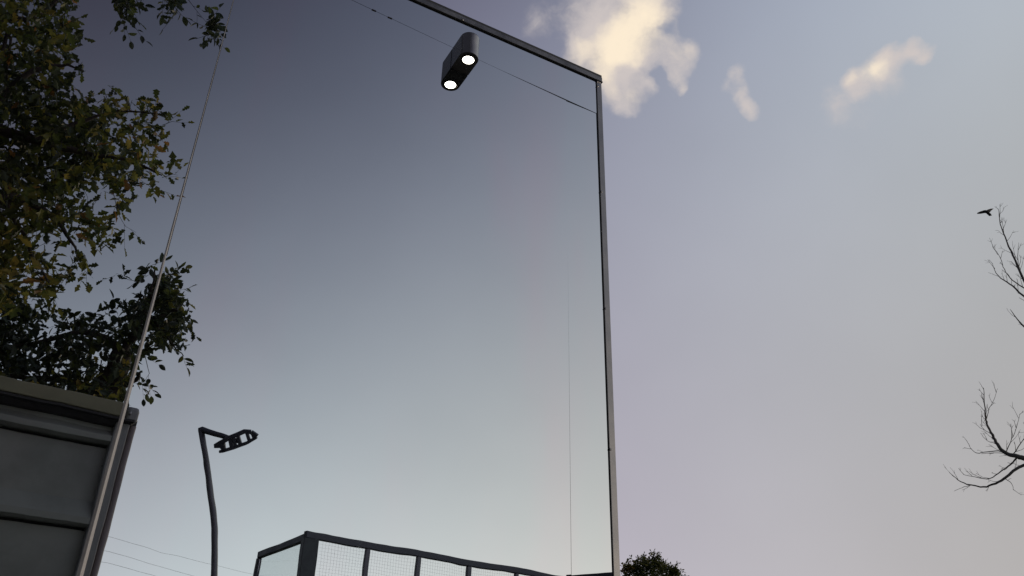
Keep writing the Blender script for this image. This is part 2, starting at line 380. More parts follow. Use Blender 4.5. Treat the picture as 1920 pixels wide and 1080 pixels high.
# ------------------------------------------------------------------ wall lamp on the mirror
LU, LH, LZ, LR, LT = 1.153, .098, 4.362, .0475, 4.492
lamp = empty('wall_lamp', FOOT + W * LU + V((0, 0, (LZ + LT) / 2)), WALL_RZ, label='lit black wall lamp with rounded front fixed high on the mirror', cat='wall lamp')
def stadium(r, y_back, y_c, n=20):
    pts = [(-r, y_back)]
    for k in range(n + 1):
        a = math.pi + math.pi * k / n; pts.append((r * math.cos(a), y_c + r * math.sin(a)))
    return pts + [(r, y_back)]
hz = (LT - LZ) / 2
def prism(b, pts, z0, z1, cap0=True, cap1=True, sm=False):
    n = len(pts); vs = [(p[0], p[1], z0) for p in pts] + [(p[0], p[1], z1) for p in pts]
    b.add(vs, [(i, (i+1) % n, (i+1) % n + n, i + n) for i in range(n)], 0, sm)
    if cap0: b.add(vs[:n], [tuple(range(n-1, -1, -1))])
    if cap1: b.add(vs[n:], [tuple(range(n))])
b = MB(); prism(b, stadium(LR, -.004, -LH), -hz, hz - .004); b.build('housing', M['lamp_black'], lamp, .0012)
b = MB(); prism(b, stadium(LR - .001, -.004, -LH), -hz - .0022, -hz - .0002); b.build('shaded_base', M['flat_black'], lamp)  # black plate that paints the shaded underside of the housing
b = MB(); prism(b, stadium(LR - .002, -.004, -LH), hz - .0035, hz + .001); b.build('top_cap', M['flat_black'], lamp)
b = MB(); b.box((-LR + .003, -.0038, -hz - .002), (LR - .003, -.0002, hz - .004)); b.build('back_plate', M['flat_black'], lamp)
def ringm(b, cx, cy, z0, z1, r0, r1, n=28):
    vs = []; fs = []
    for k in range(n):
        a = 2 * math.pi * k / n; c, s_ = math.cos(a), math.sin(a)
        vs += [(cx+r0*c, cy+r0*s_, z0), (cx+r1*c, cy+r1*s_, z0), (cx+r1*c, cy+r1*s_, z1), (cx+r0*c, cy+r0*s_, z1)]
    for k in range(n):
        o, q = 4*k, 4*((k+1) % n)
        for i in range(4): fs.append((o+i, o+(i+1) % 4, q+(i+1) % 4, q+i))
    b.add(vs, fs, 0, True)
b = MB(); ringm(b, 0, -LH, -hz - .0065, -hz - .0024, .0275, .0335); b.build('lens_rim', M['bronze'], lamp)
b = MB(); n = 24
vs = [(0, -LH, -hz - .0062)]
for r, z in ((.012, -.0059), (.020, -.0050), (.0272, -.0030)):
    vs += [(r * math.cos(2*math.pi*k/n), -LH + r * math.sin(2*math.pi*k/n), -hz + z) for k in range(n)]
fs = [(0, 1+(k+1) % n, 1+k) for k in range(n)]
for j in (0, 1): fs += [(1+j*n+k, 1+j*n+(k+1) % n, 1+(j+1)*n+(k+1) % n, 1+(j+1)*n+k) for k in range(n)]
b.add(vs, fs, 0, True); b.build('lens', M['bulb'], lamp)

# ------------------------------------------------------------------ grey clad cabin seen in the mirror
CAZ = math.radians(53.0)
cdir = V((math.sin(CAZ), math.cos(CAZ), 0))                        # along its wall in the mirrored place
P0 = at(258, 800, 6.5); P0.z = 0
cn = V((-cdir.y, cdir.x, 0))                                        # away from the viewer
if cn.dot(P0 - EYE) < 0: cn = -cn
def cz(x, y, off=0): 
    p = at_plane(x, y, P0 - cn * off, cn); return p.z
def cs_(x, y, off=0):
    p = at_plane(x, y, P0 - cn * off, cn); return (p - P0).dot(cdir)
shed = empty('clad_cabin', refl(P0), 0, label='grey clad cabin with olive fascia reflected below the trees at the edge of the mirror', cat='building')
def C(s, off, z): return refl(P0 + cdir * s - cn * off + V((0, 0, z))) - shed.location
LEN = 5.2
def shedpoly(name, prof, s0, s1, m, bev=0):
    b = MB(); n = len(prof)
    A = [C(s0, o, z) for o, z in prof]; B = [C(s1, o, z) for o, z in prof]
    b.add(A + B, [(i, (i+1) % n, (i+1) % n + n, i + n) for i in range(n)] + [tuple(range(n-1, -1, -1)), tuple(range(n, 2*n))])
    return b.build(name, m, shed, bev)
zt = cz(225, 777)                # underside of the fascia
sh = [cz(205, 836), cz(170, 991)]
step = sh[0] - sh[1]
edges = [zt + .02, sh[0]] + [sh[0] - step * k for k in range(1, 6)]
edges = [e for e in edges if e > .1] + [.1]
se = cs_(236, 800)               # where the cladding meets the corner board
for k in range(len(edges) - 1):
    z1, z0 = edges[k], edges[k+1]; h = z1 - z0
    if h < .1: continue
    zb = z0 + min(.30 * step, h * .4)
    shedpoly('cladding_board', [(0, z1 - .022), (.012, zb), (.075, z0 + .055), (.075, z0 + .012), (.03, z0), (-.05, z0), (-.05, z1 - .022)], -LEN, se, M['siding'], .004)
shedpoly('wall', [(-.06, .0), (-.06, edges[0] - .02), (-2.6, edges[0] - .02), (-2.6, 0)], -LEN, .0, M['soffit'])
cap_top = cz(262, 768, .03); cap_bot = cz(250, 797, .03)
shedpoly('corner_board', [(.082, .0), (.082, cap_bot), (-.055, cap_bot), (-.055, 0)], se - .10, cs_(226, 865, .082) , M['corner'], .006)
e1 = cs_(249, 830, .05); e2 = cs_(254, 830, .05)
pb = MB(); pr = .026; pc = cs_(231.5, 865, .03)
pb.tube([C(pc, .03, 0), C(pc, .03, cap_bot - .012)], pr, 12); pb.build('downpipe', M['pipe'], shed)
shedpoly('rainwater_head', [(.10, cap_bot + .005), (.10, cap_top - .03), (.06, cap_top), (-.14, cap_top), (-.14, cap_bot + .005)], cs_(232, 800, .1), cs_(259, 785, .1), M['corner'], .02)
ft = cz(100, 726, .16); fb = cz(100, 751, .16); g1 = cz(100, 755, .09); g0 = cz(100, 773, .07)
shedpoly('fascia', [(.15, fb), (.17, ft), (-.25, ft + .02), (-.25, fb)], -LEN - .2, cs_(238, 750, .16), M['fascia'], .006)
shedpoly('recess_shade', [(.05, g0), (.09, g0 + .03), (.09, g1), (.0, g1), (.0, g0)], -LEN, se + .02, M['soffit'], .008)  # dark bar painting the shade of the recess under the fascia
shedpoly('soffit', [(.14, fb - .02), (.14, fb - .004), (-.05, fb - .004), (-.05, fb - .02)], -LEN - .1, se + .02, M['soffit'])
shedpoly('soffit_vent', [(.094, cz(190, 781, .09)), (.094, cz(190, 771, .09)), (.0915, cz(190, 771, .09)), (.0915, cz(190, 781, .09))], cs_(170, 760, .1), cs_(212, 772, .1), M['soffit_light'])
for k in range(3):
    s_ = cs_(190, 873 + 9 * k, .02); z_ = cz(190, 873 + 9 * k, .02)
    b = MB(); b.tube([C(s_, .012, z_), C(s_, .026, z_)], .007, 8); b.build('rivet', M['soffit'], shed)
b = MB(); p = C(cs_(243, 775, .1), .105, cz(243, 775, .1)); b.tube([p, p + refl_dir(-cn) * .012], .011, 8); b.build('bolt', M['alu_pale'], shed)

# ------------------------------------------------------------------ leaves
def leaf_shape(kind):
    # y: along the leaf 0..1, x: half widths; folded along the midrib and curled
    if kind == 0:   ys = [0, .14, .30, .42, .58, .70, .84, 1.0]; xs = [.02, .17, .10, .25, .16, .27, .14, 0]       # lobed oak leaf
    elif kind == 1: ys = [0, .18, .40, .62, .84, 1.0]; xs = [.02, .20, .27, .25, .14, 0]                           # plain oval
    else:           ys = [0, .2, .36, .5, .72, 1.0]; xs = [.02, .24, .13, .30, .15, 0]
    mid = [(0, y, -.10 * y * y) for y in ys]
    L = [(-x, y, -.10 * y * y + x * .38) for x, y in zip(xs, ys)]; R = [(x, y, -.10 * y * y + x * .30) for x, y in zip(xs, ys)]
    n = len(ys); vs = mid + L[:-1] + R[:-1]; fs = []
    for i in range(n - 1):
        if i < n - 2:
            fs.append((i, i + 1, n + i + 1, n + i)); fs.append((i, n + (n-1) + i, n + (n-1) + i + 1, i + 1))
        else:
            fs.append((i, i + 1, n + i)); fs.append((i, n + (n-1) + i, i + 1))
    return np.array(vs), fs
SHAPES = [leaf_shape(k) for k in range(3)]
LEAF_MESH = {}
def leaf_mesh(kind, mi):
    if (kind, mi) not in LEAF_MESH:
        b = MB(); b.add([tuple(v) for v in SHAPES[kind][0]], SHAPES[kind][1]); LEAF_MESH[(kind, mi)] = b.mesh('leaf', LM[mi])
    return LEAF_MESH[(kind, mi)]
def frame(ax, nr):
    y = ax.normalized(); z = nr - y * nr.dot(y)
    z = z.normalized() if z.length > 1e-4 else y.orthogonal().normalized()
    x = y.cross(z); return x, y, z
def put_leaves(root, leaves, nparts, key, stuffname='foliage'):
    """leaves: (world pos, axis, normal, size, kind, material); the nparts largest to the eye become parts"""
    leaves = sorted(leaves, key=key)
    for (p, ax, nr, sz, kd, mi) in leaves[:nparts]:
        x, y, z = frame(ax, nr); q = rel(root, p)
        o = bpy.data.objects.new('leaf', leaf_mesh(kd, mi)); COL.objects.link(o); o.parent = root
        o.matrix_local = Matrix(((x.x*sz, y.x*sz, z.x*sz, q.x), (x.y*sz, y.y*sz, z.y*sz, q.y), (x.z*sz, y.z*sz, z.z*sz, q.z), (0, 0, 0, 1)))
    rest = leaves[nparts:]
    if not rest: return
    vv = []; ff = []; mm = []; o0 = 0
    for (p, ax, nr, sz, kd, mi) in rest:
        x, y, z = frame(ax, nr); q = rel(root, p); s, fs = SHAPES[kd]
        B = np.array((x, y, z)) * sz
        vv.append(s @ B + np.array(q))
        for f in fs: ff.append(tuple(i + o0 for i in f)); mm.append(mi)
        o0 += len(s)
    me = bpy.data.meshes.new(stuffname); me.from_pydata(np.concatenate(vv).tolist(), [], ff)
    for m in LM: me.materials.append(m)
    me.polygons.foreach_set('material_index', mm); me.update()
    o = bpy.data.objects.new(stuffname, me); COL.objects.link(o); o.parent = root; o['kind'] = 'stuff'
def inside(poly, x, y):
    c = False; j = len(poly) - 1
    for i in range(len(poly)):
        xi, yi = poly[i]; xj, yj = poly[j]
        if (yi > y) != (yj > y) and x < (xj - xi) * (y - yi) / (yj - yi) + xi: c = not c
        j = i
    return c
from mathutils import noise as mnoise
def rv():
    while True:
        v = V((random.uniform(-1, 1), random.uniform(-1, 1), random.uniform(-1, 1)))
        if .05 < v.length < 1: return v.normalized()

def sprig(out, tw, p, d, size, colour, nl=6, kinds=(0, 0, 2), T=lambda q: q, TD=lambda q: q, tr=.0028):
    """a short twig with leaves spread along it; p, d in the mirrored place, T/TD bring them to where they stand"""
    d = d.normalized(); L = size * random.uniform(1.6, 2.8); e = p + d * L + V((0, 0, -L * random.uniform(.0, .25)))
    tw.tube([T(p), T((p + e) / 2 + rv() * L * .06), T(e)], [tr, tr * .8, tr * .5], 3)
    for k in range(nl):
        t = (k + .6) / nl; q = p.lerp(e, t)
        side = d.cross(rv()).normalized()
        ax = d * random.uniform(.2, .9) + side * random.uniform(.5, 1.1) + V((0, 0, random.uniform(-.5, .15)))
        if k == nl - 1: ax = d + side * .2
        nr = V((0, 0, 1)) * .8 + rv() * .9
        out.append((T(q), TD(ax), TD(nr), size * random.uniform(.7, 1.2), random.choice(kinds), colour(q)))

def canopy(poly, holes, n, d0, d1, size, cfun, thr=-.18, nscale=2.2, seed=0, T=refl, TD=refl_dir, nl=6, kinds=(0, 0, 2), tw=None, edge=26):
    out = []; xs = [p[0] for p in poly]; ys = [p[1] for p in poly]; cx = sum(xs)/len(xs); cy = sum(ys)/len(ys); made = 0; tries = 0
    while made < n and tries < n * 30:
        tries += 1
        x = random.uniform(min(xs), max(xs)); y = random.uniform(min(ys), max(ys))
        if not inside(poly, x, y) or any(((x-h[0])/h[2])**2 + ((y-h[1])/h[3])**2 < 1 for h in holes): continue
        hd = random.uniform(d0, d1); p = at(x, y, hd)
        if mnoise.noise(p * nscale + V((seed, 0, 0))) < thr: continue
        d = rv() + V((.25, -.1, -.15))
        q = p + d.normalized() * size * 2.0
        # keep the sprig's tip within the crown
        px = ROT.transposed() @ (q - EYE); qx = 960 + px.x / px.z * F; qy = 540 - px.y / px.z * F
        if not inside(poly, qx, qy) and random.random() < .8: continue
        sprig(out, tw, p, d, size, lambda q_, x=x, y=y: cfun(x, y), nl, kinds, T, TD)
        made += 1
    return out
def limb(b, pts, r0, r1, T=refl, n=7, wob=.012):
    """pts: (picture x, y, horizontal distance); smoothed into a tapered limb"""
    P = [at(*p) for p in pts]; Q = []
    for i in range(len(P) - 1):
        a = P[max(i-1, 0)]; p1 = P[i]; p2 = P[i+1]; c = P[min(i+2, len(P)-1)]
        for k in range(4):
            t = k / 4; Q.append(0.5 * ((2*p1) + (p2 - a) * t + (2*a - 5*p1 + 4*p2 - c) * t*t + (-a + 3*p1 - 3*p2 + c) * t**3))
    Q.append(P[-1]); m = len(Q) - 1
    Q = [q + rv() * wob * (0 < i < m) for i, q in enumerate(Q)]
    b.tube([T(q) for q in Q], [r0 + (r1 - r0) * (i / m) ** .8 for i in range(m + 1)], n)

# ------------------------------------------------------------------ yellowing oak reflected in the mirror
oakB = empty('oak_tree', refl(at(-420, 700, 8.6)) * 1.0, 0, label='large oak turning yellow and orange, reflected above the clad cabin', cat='tree')
oakB.location.z = 0
polyB = [(-160,-120),(150,-120),(152,5),(146,50),(138,66),(152,96),(168,128),(158,133),(142,118),(124,135),(146,150),(132,166),(122,182),(150,184),(174,168),(184,172),(190,152),
         (212,150),(222,170),(240,178),(262,188),(282,190),(298,205),(326,212),(312,222),(306,242),(318,250),(314,262),(300,262),(312,274),(330,276),(322,290),(330,318),
         (318,322),(306,318),(304,340),(310,356),(292,360),(270,352),(258,372),(238,388),(222,392),(212,368),(196,352),(188,362),(172,372),(158,380),(168,392),(196,398),(202,412),
         (186,420),(198,440),(214,452),(202,466),(184,462),(170,474),(166,498),(178,520),(166,522),(150,494),(138,480),(128,452),(112,436),(100,424),(84,440),(84,470),(92,490),(112,506),
         (128,534),(144,538),(132,552),(112,560),(98,560),(78,536),(62,512),(48,524),(62,548),(50,580),(-160,600)]
holesB = [(165,60,10,40),(100,425,9,14),(205,440,0.1,.1),(48,205,12,6),(78,198,12,6),(120,222,10,7),(216,236,10,7),(28,300,10,8),(128,312,8,5),(75,350,9,12),(240,332,9,6),(30,470,8,14),(70,460,8,12),
          (215,395,14,12),(60,480,10,8),(20,60,8,6),(100,85,9,6),(15,410,6,6),(140,290,7,4),(190,318,7,4)]
def colB(x, y):
    r = random.random()
    if x > 200 and y < 400: w = (.34, .33, .16, .06, .11) if y > 225 else (.42, .34, .10, .04, .10)
    elif y > 385: w = (.36, .38, .16, .03, .07)
    elif x < 130 and 130 < y < 360: w = (.40, .12, .02, .01, .45)
    else: w = (.45, .27, .06, .03, .19)
    for i, k in enumerate(w):
        r -= k
        if r < 0: return i
    return 0
twB = MB()
LB = canopy(polyB, holesB, 700, 7.8, 9.6, .128, colB, thr=-.16, nscale=2.6, seed=3, tw=twB)
LB += canopy([p for p in polyB if True], holesB, 300, 9.4, 10.8, .135, lambda x, y: random.choice((0, 4, 4, 1)), thr=.0, nscale=1.6, seed=9, tw=twB)
inner = [(-160,100),(60,110),(120,190),(170,200),(210,250),(190,320),(110,350),(40,350),(-160,380)]
LB += canopy(inner, [(80,200,14,7),(60,245,9,6),(128,222,9,6)], 260, 8.6, 10.2, .13, lambda x, y: random.choice((0, 4, 4)), thr=-.3, tw=twB)
def chain(out, tw, pts, hd, size, cf, dens=1.0, T=refl, TD=refl_dir, r=.004, kinds=(0, 2), nl=4):
    """a thin twig traced through picture points with leaves all along it"""
    P = [at(x, y, hd) for x, y in pts]
    tw.tube([T(p) for p in P], [r * (1 - .7 * i / (len(P)-1)) for i in range(len(P))], 4)
    for i in range(len(P) - 1):
        n = max(1, int((P[i+1] - P[i]).length / (size * .8) * dens))
        for k in range(n):
            p = P[i].lerp(P[i+1], (k + random.random()) / n)
            sprig(out, tw, p, (P[i+1] - P[i]).normalized() + rv() * .9, size * .75, cf, nl, kinds, T, TD, .002)
cB = lambda q: random.choice((0, 1, 1, 0, 4))
chain(LB, twB, [(205,355),(216,400),(232,425),(252,436)], 8.2, 0.128, cB, .35, nl=3)
chain(LB, twB, [(62,382),(88,402),(112,425),(132,452),(143,486),(158,508),(172,520)], 8.3, 0.128, cB, .7)
chain(LB, twB, [(60,505),(85,540),(104,560)], 8.3, 0.128, lambda q: random.choice((1, 2, 1, 0)), .6)
chain(LB, twB, [(300,232),(318,226),(330,228)], 8.2, 0.135, cB, .5, nl=3)
chain(LB, twB, [(300,330),(318,324),(328,326)], 8.2, 0.135, cB, .5, nl=3)
# twigs hanging in from above, dark against the sky
LB += canopy([(205,-30),(250,-30),(246,20),(232,38),(218,26)], [], 22, 6.9, 7.3, .10, lambda x, y: random.choice((4, 0, 5)), thr=-2, tw=twB, kinds=(1, 0), nl=4)
LB += canopy([(275,-30),(330,-30),(334,24),(318,14),(296,10)], [], 22, 6.9, 7.3, .10, lambda x, y: random.choice((4, 0, 5)), thr=-2, tw=twB, kinds=(1, 0), nl=4)
LB += canopy([(372,62),(392,24),(406,40),(402,78),(388,76)], [], 16, 6.9, 7.2, .09, lambda x, y: random.choice((4, 0, 5)), thr=-2, tw=twB, kinds=(1,), nl=3)
cD = lambda q: random.choice((4, 0, 4, 5))
chain(LB, twB, [(205,-10),(222,20),(240,38),(254,54)], 7.0, 0.112, cD, .42, kinds=(1,), nl=3)
chain(LB, twB, [(215,-20),(236,5),(246,28)], 7.0, 0.128, cD, .9, kinds=(1, 0), nl=4)
chain(LB, twB, [(222,22),(228,36),(231,46)], 7.0, 0.112, cD, .4, kinds=(1,), nl=3)
chain(LB, twB, [(275,-25),(300,-4),(325,12),(332,26)], 7.0, 0.128, cD, .9, kinds=(1, 0), nl=4)
chain(LB, twB, [(345,-8),(362,14),(378,34),(392,50)], 7.0, 0.093, cD, .25, kinds=(1,), nl=2)
chain(LB, twB, [(384,36),(394,30),(400,22)], 7.0, 0.128, cD, .8, kinds=(1,), nl=4)
chain(LB, twB, [(376,72),(388,58),(398,50),(404,46)], 7.0, 0.128, cD, .9, kinds=(1,), nl=4)
chain(LB, twB, [(388,50),(398,66),(404,84)], 7.0, 0.120, cD, .8, kinds=(1,), nl=4)
trB = MB()
limb(trB, [(-420,2600,8.6),(-400,1500,8.6),(-370,700,8.7),(-330,350,8.8),(-260,120,8.8)], .27, .14, n=14)
trB2 = MB()
limb(trB2, [(-370,700,8.7),(-220,560,8.7),(-90,430,8.6),(0,372,8.5),(62,382,8.4),(112,425,8.35),(140,470,8.3)], .12, .008)
limb(trB2, [(-330,350,8.8),(-180,250,8.8),(-40,235,8.8),(60,262,8.7),(150,285,8.6),(240,300,8.4),(300,326,8.3)], .11, .006)
limb(trB2, [(-260,120,8.8),(-120,60,8.7),(0,30,8.6),(60,30,8.5),(120,-20,8.4)], .08, .01)
limb(trB2, [(-40,235,8.8),(40,140,8.6),(110,120,8.5),(150,130,8.4)], .05, .005)
limb(trB2, [(60,262,8.7),(140,230,8.6),(220,205,8.5),(300,212,8.3)], .035, .004)
limb(trB2, [(0,372,8.5),(40,440,8.5),(70,500,8.4),(100,548,8.3)], .03, .004)
limb(trB2, [(-40,235,8.8),(10,60,8.6),(8,150,8.7)], .03, .01)
limb(trB2, [(-260,120,8.8),(-60,-120,8.2),(120,-90,7.4),(205,-10,7.0)], .05, .007)
limb(trB2, [(-60,-120,8.2),(200,-110,7.3),(345,-8,7.0)], .03, .005)
limb(trB2, [(200,-110,7.3),(275,-25,7.0)], .015, .005)
def local_build(b, name, m, root):
    b.v = [tuple(V(v) - root.location) for v in b.v]; return b.build(name, m, root)
local_build(trB, 'trunk', M['bark'], oakB); local_build(trB2, 'limb', M['bark'], oakB)
tw_o = local_build(twB, 'twig', M['bark'], oakB); tw_o['kind'] = 'stuff'
def pxdist(L):
    p = refl(L[0]); q = ROT.transposed() @ (p - EYE); x = 960 + q.x / q.z * F; y = 540 - q.y / q.z * F
    vis = 0 if (0 < x < 430 and 0 < y < 760) else 50
    return vis + (p - EYE).length - L[3] * 20
put_leaves(oakB, LB, 300, pxdist)

# ------------------------------------------------------------------ darker tree behind the cabin
treeA = empty('broadleaf_tree', refl(at(205, 760, 11.5)), 0, label='darker green tree whose forked trunk rises just behind the clad cabin roof', cat='tree')
treeA.location.z = 0
polyA = [(-160,520),(0,508),(40,552),(60,572),(74,590),(96,582),(124,580),(146,586),(164,590),(178,582),(196,590),(210,584),(222,590),(238,592),(222,576),(218,562),(230,562),(246,568),(250,552),
         (246,540),(258,536),(270,548),(272,530),(262,516),(244,508),(232,498),(240,494),(256,498),(268,490),(272,478),(282,468),(288,484),(300,494),(312,514),(326,516),(338,540),
         (356,562),(346,574),(350,590),(360,606),(346,616),(352,638),(344,648),(352,672),(338,678),(326,652),(312,640),(296,634),(282,640),(284,656),(270,668),(262,690),(246,712),(236,740),(226,800),(-160,800)]
holesA = [(172,668,22,16),(160,690,14,10),(205,690,12,8),(230,690,16,9),(30,560,12,10),(60,690,12,6),(22,690,10,6),(236,545,7,8),(100,640,8,5),(188,628,8,4),(36,640,9,4),(120,665,10,5),(140,712,10,7),(60,620,8,5)]
def colA(x, y):
    if y > 690 and random.random() < .35: return random.choice((1, 2, 1, 0))
    return random.choice((4, 5, 4, 0, 5, 4)) if not (x > 300 and random.random() < .3) else random.choice((0, 1))
twA = MB()
LA = canopy(polyA, holesA, 560, 10.4, 12.2, .130, colA, thr=-.12, nscale=2.2, seed=21, tw=twA, kinds=(1, 0))
LA += canopy(polyA, holesA, 260, 12.0, 13.2, .14, lambda x, y: random.choice((4, 5)), thr=.0, nscale=1.8, seed=31, tw=twA, kinds=(1, 0))
LA += canopy([(300,505),(322,518),(340,545),(352,570),(356,606),(350,640),(345,668),(325,650),(285,632),(270,600),(268,540)], [], 70, 10.8, 11.8, .12, colA, thr=-.5, tw=twA, kinds=(1, 0))
cA = lambda q: random.choice((4, 5, 0))
chain(LA, twA, [(258,528),(236,524),(216,512),(208,520)], 10.8, 0.150, cA, .35, nl=3)
chain(LA, twA, [(272,665),(280,700),(272,712),(274,730)], 10.8, 0.150, cA, .45, kinds=(1,), nl=4)
chain(LA, twA, [(258,700),(266,712),(262,722)], 10.8, 0.150, cA, .5, kinds=(1,), nl=4)
trA = MB()
limb(trA, [(120,1900,11.5),(130,1000,11.5),(188,745,11.5),(214,700,11.4),(224,664,11.4)], .21, .13, n=12)
lA = MB()
limb(lA, [(192,745,11.5),(212,728,11.4),(232,720,11.3),(250,715,11.2),(262,700,11.0)], .10, .015)
limb(lA, [(222,668,11.4),(205,640,11.4),(150,620,11.5),(80,640,11.6),(-20,650,11.7)], .08, .015)
limb(lA, [(224,664,11.4),(250,620,11.3),(275,560,11.2),(286,500,11.1)], .07, .008)
limb(lA, [(240,640,11.3),(290,600,11.2),(330,580,11.1),(350,600,11.0)], .05, .006)
limb(lA, [(192,745,11.5),(120,712,11.6),(40,705,11.7),(-40,690,11.8)], .07, .02)
limb(lA, [(290,600,11.2),(318,640,11.1),(344,668,11.0)], .025, .005)
local_build(trA, 'trunk', M['bark'], treeA); local_build(lA, 'limb', M['bark'], treeA)
o = local_build(twA, 'twig', M['bark'], treeA); o['kind'] = 'stuff'
put_leaves(treeA, LA, 300, pxdist)

# ------------------------------------------------------------------ floodlight mast (reflected)
HM = 16.0
ptop = at(378, 806, HM)
mast = empty('floodlight_mast', refl(at(402, 1080, HM)), 0, label='bent grey mast carrying a slatted floodlight on a short arm, reflected beside the sports cage', cat='floodlight')
mast.location.z = 0
def ML(p): return refl(p) - mast.location
pp = [(378,806),(385,845),(392,890),(397,940),(400,990),(401,1040),(401,1080)]
P = [at(x, y, HM) for x, y in pp]
low = P[-1].copy(); low.z = 0
mid = P[-1].lerp(low, .5)
wpx = HM / F * 1.15
b = MB(); b.tube([ML(low), ML(mid)] + [ML(p) for p in P[::-1]], [.085, .078, .062, .060, .058, .056, .053, .050, .052], 12); b.build('pole', M['steel_grey'], mast)
b = MB(); b.tube([ML(low), ML(low + V((0,0,.04)))], .2, 12); b.build('base_plate', M['steel_grey'], mast)
b = MB(); tt = ptop
b.tube([ML(at(373, 807, HM)), ML(at(380, 806, HM)), ML(at(405, 815, HM - .2)), ML(at(448, 828, HM - .5))], [.045, .06, .055, .045], 8); b.build('arm', M['steel_blue'], mast)
# rack plane through the end of the arm
RC = at(440, 828, HM - .5); RN = (RC - EYE).normalized() + V((.12, .1, .25)); RN.normalize()
def rk(x, y, off=0): return ML(at_plane(x, y, RC, RN) + RN * off)
def rbar(name, pts, wpix, th=.09, m='steel_blue'):
    b = MB()
    for a, c in zip(pts[:-1], pts[1:]):
        A, B = rk(*a), rk(*c); b.bar(A, B, wpix * HM * 1.06 / F, th, refl_dir(RN))
    return b.build(name, M[m], mast, .006)
for o_ in [rbar('frame', [(404,837),(430,822),(458,809)], 7)]: pass
rbar('frame', [(456,809),(470,810),(481,818)], 6.5)
rbar('frame', [(417,846),(440,839),(462,830),(480,819)], 4.5)
rbar('bracket', [(403,837),(415,837),(422,845)], 5)
rbar('bracket', [(412,847),(421,845)], 4)
for (a, c, w_) in (((418,829),(420,845),6),((431,822),(435,841),6),((438,819),(442,838),4.5),((446,815),(451,835),5.5),((462,810),(467,828),4.5),((472,811),(476,822),5)):
    rbar('floodlight', [a, c], w_)
rbar('reflector_plate', [(433,829),(446,824)], 5, .03, 'steel_grey')

# ------------------------------------------------------------------ sports cage (reflected)
HC = 4.0
cage = empty('sports_cage', refl(at_z(583, 1000, HC)), 0, label='dark steel and glass sports court cage reflected along the bottom of the mirror', cat='court cage')
cage.location.z = 0
def CL(p): return refl(p) - cage.location
c0 = at_z(583, 1003, HC); c1 = at_z(488, 1042, HC); cE = at_z(975, 1072, HC)
rdir = (cE - c0).normalized(); ldir = (c1 - c0).normalized()
def on_rail(x, y_guess=None, base=c0, d=rdir):
    # the point of the rail seen above picture column x
    nrm = ROT @ V((F, 0, -(x - 960)))       # plane of sight lines through the column
    t = -(base - EYE).dot(nrm) / d.dot(nrm); return base + d * t
def post(name, top, w, d, m, s=0.0):
    b = MB(); t = top.copy(); g = top.copy(); g.z = 0; t.z -= .052
    b.bar(CL(g), CL(t), w, d, refl_dir(ldir)); return b.build(name, m, cage, .006)
cEnd = on_rail(1066)
b = MB(); b.bar(CL(c0 - rdir * .1), CL(cEnd + rdir * .05), .09, .10); b.build('top_rail', M['steel_blue'], cage, .008)
b = MB(); b.bar(CL(c0 + ldir * .06), CL(c1), .09, .10); b.build('top_rail', M['steel_blue'], cage, .008)
post('corner_post', c0, .24, .13, M['steel_green'])
post('post', c1, .085, .085, M['steel_blue'])
cols = [690, 785, 879, 967, 1050]; tops = [on_rail(x) for x in cols]
for t in tops: post('post', t, .072, .072, M['steel_grey'])
# mesh bays with welded wire, glass in the side bay
def bay(a, c, z0, z1, step):
    b = MB(); d = (c - a); L = d.length; d.normalize(); n = int(L / step); r = .0015
    off = refl_dir(V((-d.y, d.x, 0))) * .0
    for k in range(1, n):
        p = a + d * (L * k / n); q = CL(V((p.x, p.y, z0))); q2 = CL(V((p.x, p.y, z1))); b.bar(q, q2, r, r, V((1, 0, 0)))
    z = z0
    while z < z1 - .01:
        b.bar(CL(V((a.x, a.y, z))), CL(V((c.x, c.y, z))), r, r); z += step
    o = b.build('wire_mesh', M['wire'], cage); o['kind'] = 'stuff'
ends = [c0 + rdir * .13] + tops
for i in range(len(ends) - 1): bay(ends[i] + rdir * .04, ends[i+1] - rdir * .04, 2.9, HC - .06, .05)
for i in range(len(ends) - 1):
    b = MB(); a, c = ends[i] + rdir * .05, ends[i+1] - rdir * .05; a = V((a.x, a.y, 1.45)); c = V((c.x, c.y, 1.45))
    b.bar(CL(a), CL(c), .012, 2.8); b.build('glass_pane', M['glass'], cage)
a, c = c0 + ldir * .16, c1 - ldir * .06
b = MB(); b.bar(CL(V((a.x, a.y, HC/2))), CL(V((c.x, c.y, HC/2))), .012, HC - .14); b.build('glass_pane', M['glass'], cage)
# far wing of the cage
e0 = at_z(1064, 1083, HC); e1 = at_z(1165, 1076, HC); e2 = e1 + (e1 - e0).normalized() * 1.5
b = MB(); b.bar(CL(e0), CL(e2), .08, .09); b.build('top_rail', M['steel_blue'], cage, .008)
for t in (e0, e2): post('post', t, .08, .08, M['steel_grey'])

# ------------------------------------------------------------------ overhead cables (reflected, far)
def cable(pts, hds, lab):
    P = [refl(at(x, y, h)) for (x, y), h in zip(pts, hds)]
    b = MB(); Q = []
    for i in range(len(P) - 1):
        for k in range(8): Q.append(P[i].lerp(P[i+1], k / 8))
    Q.append(P[-1])
    L = len(Q) - 1
    b.tube([q - V((0, 0, .5 * math.sin(math.pi * i / L))) - P[0] for i, q in enumerate(Q)], .0055, 5)
    return tag(b.build('overhead_cable', M['cable'], loc=P[0]), lab, 'cable', 'overhead cables crossing behind the mast')
cable([(-60, 905), (215, 985), (600, 1105)], [24, 36, 70], 'topmost of the faint overhead cables reflected between cabin and mast')
cable([(-60, 945), (210, 1010), (600, 1140)], [24, 36, 70], 'second faint overhead cable from the top, reflected between cabin and mast')
cable([(-60, 975), (208, 1030), (600, 1160)], [24, 36, 70], 'lowest faint overhead cable reflected between cabin and mast')
